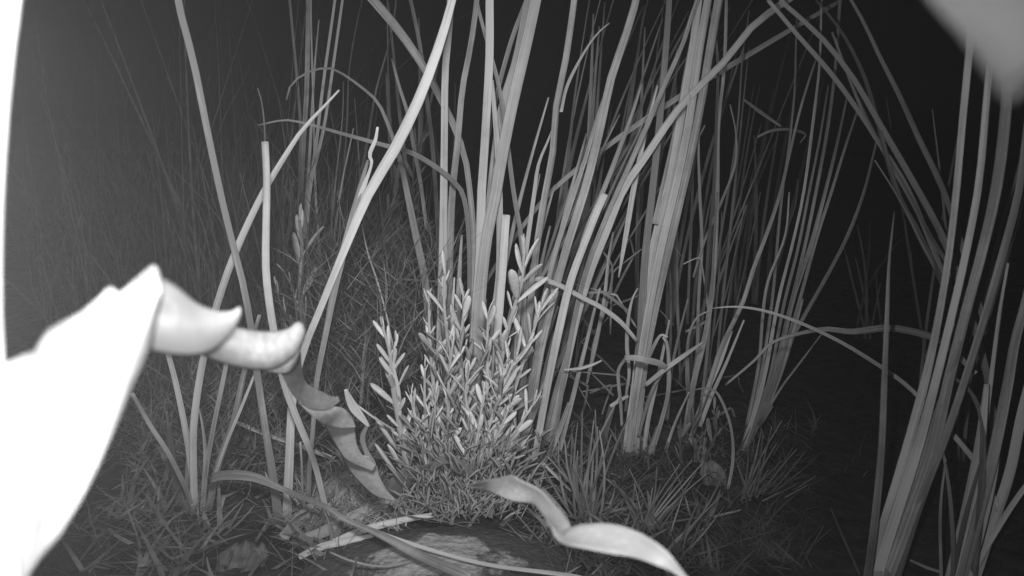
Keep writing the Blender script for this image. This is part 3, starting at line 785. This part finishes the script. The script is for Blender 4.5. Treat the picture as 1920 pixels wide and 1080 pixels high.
small_bush('dim upright leafy stem with broad fleshy leaves behind the left stalks', 1.25, 572,
    [([(562,412),(566,470),(568,540),(572,620),(575,720)], 9, 50, 30), ([(512,535),(522,570),(540,610),(556,660),(570,720)], 4, 34, 26), ([(535,510),(545,545),(560,600),(570,640)], 4, 30, 26)])
small_bush('dim leaning leafy stem left of the central clump, leaves in two rows', 1.45, 690,
    [([(748,345),(735,375),(718,425),(705,480),(695,540),(690,600)], 5, 42, 17)])
small_bush('small dim leafy shoot just left of the bright bush', 1.05, 680,
    [([(684,628),(680,665),(676,710),(672,760)], 5, 34, 22)])
small_bush('faint leafy stem between the thin stalks and the slanting leaf', 1.6, 550,
    [([(545,350),(540,400),(530,460),(525,540)], 4, 34, 20)])
small_bush('faint leafy stem just right of the leaning leafy stem behind', 1.55, 760,
    [([(792,262),(780,320),(768,390),(758,470),(750,560)], 4, 36, 18)])
small_bush('faint bent leafy stem low behind the left stalks', 1.3, 610,
    [([(640,560),(630,600),(618,650),(610,720)], 4, 34, 18), ([(665,600),(650,650),(630,720)], 4, 30, 18)])
small_bush('dim tangle of small leaves at the foot of the sparse clump', 1.0, 1300,
    [([(1310,775),(1305,810),(1300,850),(1296,890)], 5, 34, 13), ([(1345,770),(1340,810),(1330,850),(1320,890)], 5, 34, 14),
     ([(1280,800),(1278,840),(1276,890)], 5, 32, 14), ([(1325,820),(1318,860),(1310,895)], 5, 30, 12)])
small_bush('dim small leaves beside the dim fan of leaves', 1.1, 1425, [([(1428,770),(1420,800),(1408,840),(1400,870)], 4, 22, 16)])

# seed head in the dark
b = at_y(1540, 900, 1.15); b = Vector((b.x, 1.15, gz(b.x, 1.15)))
t = thing('seed_head_plant', b, 'tiny pale seed head on a hair-thin stem in the dark gap', 'plant')
px_leaf(t, b, [(1541,860),(1540,885),(1538,910),(1536,940)], [2,2,2], 1.15, 1.15, M_OLD, name='stem', n=8)
for k in range(5):
    c = at_y(1541, 860, 1.15)
    leaflet(t, b, c, Vector((math.cos(k * 1.3) * 0.7, math.sin(k * 1.3) * 0.5, 0.8)), 0.012, k, 3)

# ------------------------------------------------------------------ grass tufts with countable blades
def tuft(label, Y, bpx, bpy, tips, w=5, mat=M_GRASS):
    w *= 0.72
    tips = list(tips) + [(x + random.uniform(-28, 28), y + random.uniform(10, 50)) for (x, y) in tips]
    b = at_y(bpx, bpy, Y); b = Vector((b.x, Y, gz(b.x, Y)))
    t = thing('grass_tuft', b, label, 'grass tuft', 'tufts of thin grass')
    for (x, y) in tips:
        jx = random.uniform(-26, 26)
        c = random.uniform(-0.1, 0.1) * (bpy - y)
        px_leaf(t, b, [(x, y), (x * 0.62 + (bpx + jx) * 0.38 + c * 0.7, y * 0.62 + bpy * 0.38), (x * 0.28 + (bpx + jx) * 0.72 + c * 0.6, y * 0.28 + bpy * 0.72), (bpx + jx, bpy)],
                [w * 0.4, w, w * 1.1], Y + random.uniform(-0.05, 0.05), Y, mat, name='blade', n=12)
tuft('pale thin grass tuft right of the bush above the white leaf', 0.81, 1100, 985,
     [(1047,820),(1058,818),(1083,790),(1092,772),(1116,768),(1120,800),(1083,845),(1146,815),(1160,745),(1128,865),(1075,870),(1150,900),(1035,850)], 6.5, M_GRASS)
tuft('slanting grass tuft right of the pale one, blades leaning right', 0.80, 1215, 1010,
     [(1180,880),(1200,905),(1232,875),(1275,870),(1298,862),(1319,866),(1290,920),(1150,900),(1240,905)], 5, M_GRASS)
tuft('low grass tuft with one long leaning blade near the right foreground', 0.74, 1255, 1060,
     [(1361,880),(1330,925),(1340,960),(1310,940),(1285,915),(1220,960),(1262,950)], 5, M_GRASS)
tuft('dim fan-shaped grass tuft in the lower right gap', 0.90, 1392, 968,
     [(1403,830),(1420,850),(1428,805),(1466,788),(1447,800),(1494,842),(1510,846),(1530,892),(1380,860),(1440,900),(1475,880),(1412,870)], 5, M_GRASS)
tuft('faint grass tuft at the far edge of the dark gap', 1.0, 1585, 935, [(1590,870),(1605,850),(1622,815),(1570,880),(1580,890)], 3, M_OLD)
tuft('faint small grass tuft at the bottom right edge', 0.73, 1500, 1070, [(1440,1020),(1445,1010),(1501,1025),(1545,985),(1525,1040)], 4, M_GRASS)
tuft('thin grass tuft in front of the right side of the rock', 0.76, 1030, 1035, [(945,975),(1000,950),(1010,960),(985,990),(1045,960),(1060,975),(1020,1000),(950,940)], 4, M_GRASS)

# ------------------------------------------------------------------ fine grass nobody could count
def grass_stuff(name, n, gen, mat, segs=4):
    verts, faces, uvs = [], [], []
    for _ in range(n):
        g = gen()
        if g is None: continue
        p, d, ln, w, droop = g
        az = random.uniform(0, math.pi)
        s0 = Vector((math.cos(az * 0.5 - 0.78), math.sin(az * 0.5 - 0.78), 0)) * w
        o = len(verts)
        bend = Vector((random.uniform(-1, 1), random.uniform(-1, 1), -0.5)) * droop * ln
        for i in range(segs + 1):
            t = i / segs
            c = p + d * (ln * t) + bend * (t * t)
            k = 1 - 0.85 * t ** 1.5
            verts.extend([c - s0 * k, c + s0 * k]); uvs.extend([(0, t), (0.3, t)])
        for i in range(segs):
            a = o + 2 * i
            faces.append((a, a + 1, a + 3, a + 2))
    o = mesh_obj(name, verts, faces, mat, None, uvs)
    o['kind'] = 'stuff'
    return o
def g_back():
    Y = random.uniform(1.25, 3.2)
    px = random.triangular(40, 860, 480)
    p = at_y(px, 540, Y); p = Vector((p.x, Y, gz(p.x, Y)))
    d = Vector((random.gauss(0.05, 0.16), random.gauss(0, 0.15), 1)).normalized()
    return p, d, (random.uniform(0.2, 0.62) if random.random() < 0.95 else random.uniform(0.6, 1.1)) * (0.7 if px > 700 else 1), random.choice((0.0006, 0.0009, 0.0013, 0.0018, 0.0036)), random.uniform(0.0, 0.45)
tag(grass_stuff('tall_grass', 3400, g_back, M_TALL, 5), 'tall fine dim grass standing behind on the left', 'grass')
def g_tangle():
    Y = random.uniform(0.98, 1.7); px = random.uniform(180, 840)
    p = at_y(px, 540, Y); p = Vector((p.x, Y, gz(p.x, Y) + random.uniform(0, 0.22 if px < 560 else 0.42) ** 1.3))
    d = Vector((random.gauss(0, 0.8), random.gauss(0, 0.5), random.uniform(0.0, 1.0))).normalized()
    return p, d, random.uniform(0.05, 0.18), random.uniform(0.0005, 0.0013), random.uniform(0.1, 0.5)
tag(grass_stuff('tangled_grass', 7500, g_tangle, M_THATCH), 'tangled dry thatch behind the left leaves', 'grass')
def g_mat():
    Y = random.uniform(0.66, 1.15); px = random.uniform(60, 1500)
    if noise.noise(Vector((px / 90, Y * 9, 5))) < random.uniform(-0.35, 0.3): return None
    p = at_y(px, 540, Y)
    if 620 < px < 1030 and Y < 0.80: return None
    if px > 1000 and random.random() < 0.25 + (px - 1000) / 550: return None
    if px > 1000 and Y > 1.0 + random.uniform(-0.15, 0.1): return None
    p = Vector((p.x, Y, gz(p.x, Y) + random.uniform(0, 0.02)))
    d = Vector((random.gauss(0.1, 0.9), random.gauss(0, 0.6), random.uniform(0.0, 0.8))).normalized()
    return p, d, random.uniform(0.02, 0.09), random.choice((0.0004, 0.0006, 0.0008, 0.0012, 0.0026, 0.004)), random.uniform(0.1, 0.5)
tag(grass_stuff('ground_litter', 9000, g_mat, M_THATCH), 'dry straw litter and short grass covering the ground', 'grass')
def g_dim():
    Y = random.uniform(0.68, 1.12); px = random.uniform(960, 1560)
    if noise.noise(Vector((px / 60, Y * 11, 9))) < random.uniform(-0.4, 0.4): return None
    p = at_y(px, 540, Y); p = Vector((p.x, Y, gz(p.x, Y) + random.uniform(0, 0.012)))
    d = Vector((random.gauss(0.2, 0.9), random.gauss(0, 0.6), random.uniform(0.0, 0.5))).normalized()
    return p, d, random.uniform(0.015, 0.07), random.uniform(0.0005, 0.0022), random.uniform(0.1, 0.5)
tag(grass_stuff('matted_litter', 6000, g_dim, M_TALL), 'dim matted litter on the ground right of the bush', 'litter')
def g_pile():
    px = random.gauss(650, 60); py = random.uniform(905, 1010)
    Y = ground_y(py); p = at_y(px, py, Y); p.z += random.uniform(0, 0.02)
    d = Vector((random.gauss(0, 0.9), random.gauss(0, 0.6), random.uniform(-0.1, 0.7))).normalized()
    return p, d, random.uniform(0.02, 0.06), random.uniform(0.0005, 0.0012), random.uniform(0.1, 0.5)
tag(grass_stuff('dry_straw', 1300, g_pile, M_CAT), 'pale fine straw heaped around the dead stalks', 'straw')

# ------------------------------------------------------------------ leaves close to the lens
def near_torn_leaf():
    top = [(-220,840),(-120,740),(-40,700),(8,682),(40,668),(65,658),(76,636),(90,618),(120,603),(155,585),(185,560),(205,538),(214,543),(224,552),(240,538),(262,518),(284,500),(292,497),(298,516),(301,545)]
    bot = [(-220,1300),(-60,1260),(0,1180),(40,1105),(70,1056),(110,1005),(150,940),(180,880),(210,812),(240,738),(262,690),(280,645),(292,600),(299,565),(301,550)]
    xs = [-220 + 521 * (i / 90) for i in range(91)]
    grid = []
    for x in xs:
        a, c = interp(top, x), interp(bot, x)
        row = []
        for j in range(26):
            v = j / 25
            y = a + (c - a) * v
            d = 0.135 + 0.005 * (v - 0.5) ** 2 * 4 + 0.00005 * (x + 200) + 0.0015 * math.sin(x * 0.03 + v * 5)
            row.append(at_depth(x, y, d))
        grid.append(row)
    b = Vector((-0.22, 0.06, 0.0))
    t = thing('torn_leaf', b, 'broad glaring white leaf with a torn notched end at the left edge', 'leaf')
    shell('leaf', grid, 0.0008, M_NEAR, t, b, 3)
    e = at_depth(-215, 1070, 0.139)
    blade('leaf_base', [e + Vector((0.004, 0, 0.006)), e + Vector((-0.03, 0.0, -0.06)), Vector((-0.215, 0.07, 0.2)), Vector((-0.22, 0.06, -0.01))], [0.046, 0.042, 0.03, 0.02], M_NEAR, t, b, 0.2, 0.05, 0.2, 20)
near_torn_leaf()
def near_edge_leaf():
    right = [(-260,72),(-80,50),(0,36),(100,23),(200,13),(300,6),(400,1),(500,-1),(600,0),(680,5),(760,12),(900,26),(1300,40)]
    grid = []
    for i in range(60):
        y = -260 + 1560 * i / 59
        r = interp(right, y)
        row = []
        for j in range(10):
            x = r - 150 * (1 - j / 9)
            row.append(at_depth(x, y, 0.125 + 0.012 * (1 - j / 9) ** 2))
        grid.append(row)
    b = Vector((-0.16, 0.10, 0.0))
    t = thing('edge_leaf', b, 'white out-of-focus leaf standing along the left edge of the picture', 'leaf')
    shell('leaf', grid, 0.0008, M_NEAR, t, b, 2)
    e = grid[-1][4]
    blade('leaf_base', [e + Vector((0, 0, 0.004)), e + Vector((-0.01, 0, -0.1)), Vector((-0.16, 0.10, -0.01))], [0.014, 0.014, 0.012], M_NEAR, t, b, 0.1, 0.08, 0.1, 14)
near_edge_leaf()
def coil_leaf():
    """a dead leaf wound like a corkscrew, from near the lens to the ground by the bush; every turn shows as one curl"""
    turns = [
        ([(286,520),(300,522),(330,538),(370,570),(408,584),(434,584),(450,576)], [(268,655),(300,663),(340,668),(380,664),(415,645),(440,615),(453,584)], 0.19, 0.235, 0.016),
        ([(375,600),(415,606),(450,616),(500,622),(540,617),(558,604),(570,610)], [(360,655),(410,678),(470,692),(515,691),(550,668),(568,640),(573,618)], 0.255, 0.32, 0.016),
        ([(470,660),(515,665),(545,660),(566,640)], [(470,690),(510,698),(540,698),(556,680)], 0.335, 0.37, 0.010),
        ([(563,655),(566,690),(572,715),(585,726),(602,734),(622,743),(637,744)], [(515,680),(530,705),(545,735),(562,755),(585,768),(615,768),(640,750)], 0.40, 0.60, 0.008),
        ([(560,745),(590,757),(620,761),(645,766),(663,786)], [(560,755),(583,778),(610,796),(640,803),(668,801)], 0.60, 0.68, 0.008),
        ([(664,790),(666,812),(670,835),(682,856),(706,872)], [(606,792),(618,815),(632,838),(650,862),(700,884)], 0.69, 0.755, 0.010),
        ([(694,856),(706,880),(716,902),(726,920),(740,934)], [(636,845),(652,878),(675,905),(705,930),(742,940)], 0.76, 0.81, 0.012),
    ]
    b = at_y(735, 945, ground_y(945)); b = Vector((b.x, b.y, gz(b.x, b.y)))
    t = thing('coiled_leaf', b, 'corkscrew-twisted dead leaf, white near the lens and darker down by the bush', 'leaf')
    for k, (top, bot, d0, d1, bulge) in enumerate(turns):
        A = spline([tuple(map(float, p)) for p in top], 30); B = spline([tuple(map(float, p)) for p in bot], 30)
        grid = []
        for i in range(30):
            u = i / 29; row = []
            hw = math.hypot(A[i][0] - B[i][0], A[i][1] - B[i][1]) / 100
            for j in range(15):
                v = j / 14
                x = A[i][0] + (B[i][0] - A[i][0]) * v; y = A[i][1] + (B[i][1] - A[i][1]) * v
                d = d0 + (d1 - d0) * u - bulge * hw * (1 - (2 * v - 1) ** 2) + 0.08 * bulge * hw * math.sin(v * 7 + u * 4 + k)* (1 - abs(2 * v - 1))
                row.append(at_depth(x, y, d))
            grid.append(row)
        shell('curl', grid, 0.0007, M_DEAD, t, b, 2.0)
coil_leaf()
def curl_leaf():
    keys = [(880,912,0.50,6),(905,910,0.46,16),(925,911,0.42,26),(962,915,0.38,44),(1005,928,0.35,34),(1034,962,0.32,30),(1048,990,0.30,42),(1054,1006,0.29,24),(1085,1008,0.28,44),(1140,1012,0.27,54),(1195,1022,0.26,46),(1240,1044,0.25,34),(1275,1074,0.25,14),(1320,1130,0.25,10)]
    path = [at_depth(x, y, d) for x, y, d, w in keys]
    n = 120
    rows = spline([(*p, k[3] / F * k[2]) for p, k in zip(path, keys)], n)
    grid = []
    for i in range(n):
        p = Vector(rows[i][:3]); a = Vector(rows[max(0, i - 1)][:3]); c = Vector(rows[min(n - 1, i + 1)][:3])
        T = (c - a).normalized(); V = (CAMP - p).normalized()
        side = T.cross(V).normalized()
        roll = 0.55 * math.sin(i * 0.12)
        side = Matrix.Rotation(roll, 3, T) @ side; nor = side.cross(T)
        w = max(0.0006, rows[i][3]) * 0.5
        grid.append([p + side * (u * w) + nor * (0.35 * w * (u * u)) for u in (-1, -0.6, -0.2, 0.2, 0.6, 1)])
    o = shell('wavy_leaf', grid, 0.0008, M_PALE, uscale=6)  # pale material puts the strong light close to the lens into the colour
    tag(o, 'white wavy leaf curling close to the lens at the bottom, right of the rock', 'leaf')
curl_leaf()
o = px_leaf(None, None, [(732,940),(745,915),(768,890),(795,878),(815,868)], [8,34,38,22,6], 0.84, 0.84, M_GRASS, name='crumpled_leaf', roll=0.3, twist=0.8)
tag(o, 'dim crumpled leaf scrap at the foot of the bush beside the twisted leaf', 'leaf', 'loose dead leaves and straws')
o = px_leaf(None, None, [(805,885),(822,866),(842,862),(862,876),(890,884),(915,893)], [6,18,16,28,22,6], 0.83, 0.84, M_GRASS, name='crumpled_leaf', roll=-0.2, twist=0.7)
tag(o, 'dim folded leaf scrap lying across the foot of the bush', 'leaf', 'loose dead leaves and straws')
def corner_leaf():
    left = [(-240,1640),(-80,1700),(0,1742),(30,1770),(60,1800),(95,1828),(130,1852),(160,1872),(182,1886)]
    right = [(-240,2200),(0,2140),(60,2080),(110,2010),(140,1955),(162,1915),(182,1892)]
    grid = []
    for i in range(50):
        y = -240 + 422 * i / 49
        a, c = interp(left, y), interp(right, y)
        row = []
        for j in range(18):
            u = j / 17
            d = 0.070 + 0.0006 * math.sin(u * 7 + y * 0.012 + 1) - 0.008 * u + 0.004
            row.append(at_depth(a + (c - a) * u, y, d))
        grid.append(row)
    b = Vector((0.22, 0.04, 0.0))
    t = thing('corner_leaf', b, 'grey blurred leaf tip hanging into the upper right corner', 'leaf')
    shell('leaf', grid, 0.0008, M_TIP, t, b, 3)
    e = grid[0][9]
    blade('leaf_base', [e, e + Vector((0.02, 0.0, 0.04)), Vector((0.13, 0.05, 0.64)), Vector((0.2, 0.045, 0.45)), Vector((0.22, 0.04, -0.01))], [0.024, 0.024, 0.024, 0.02, 0.016], M_OLD, t, b, 0.2, 0.06, 0.2, 30)
corner_leaf()
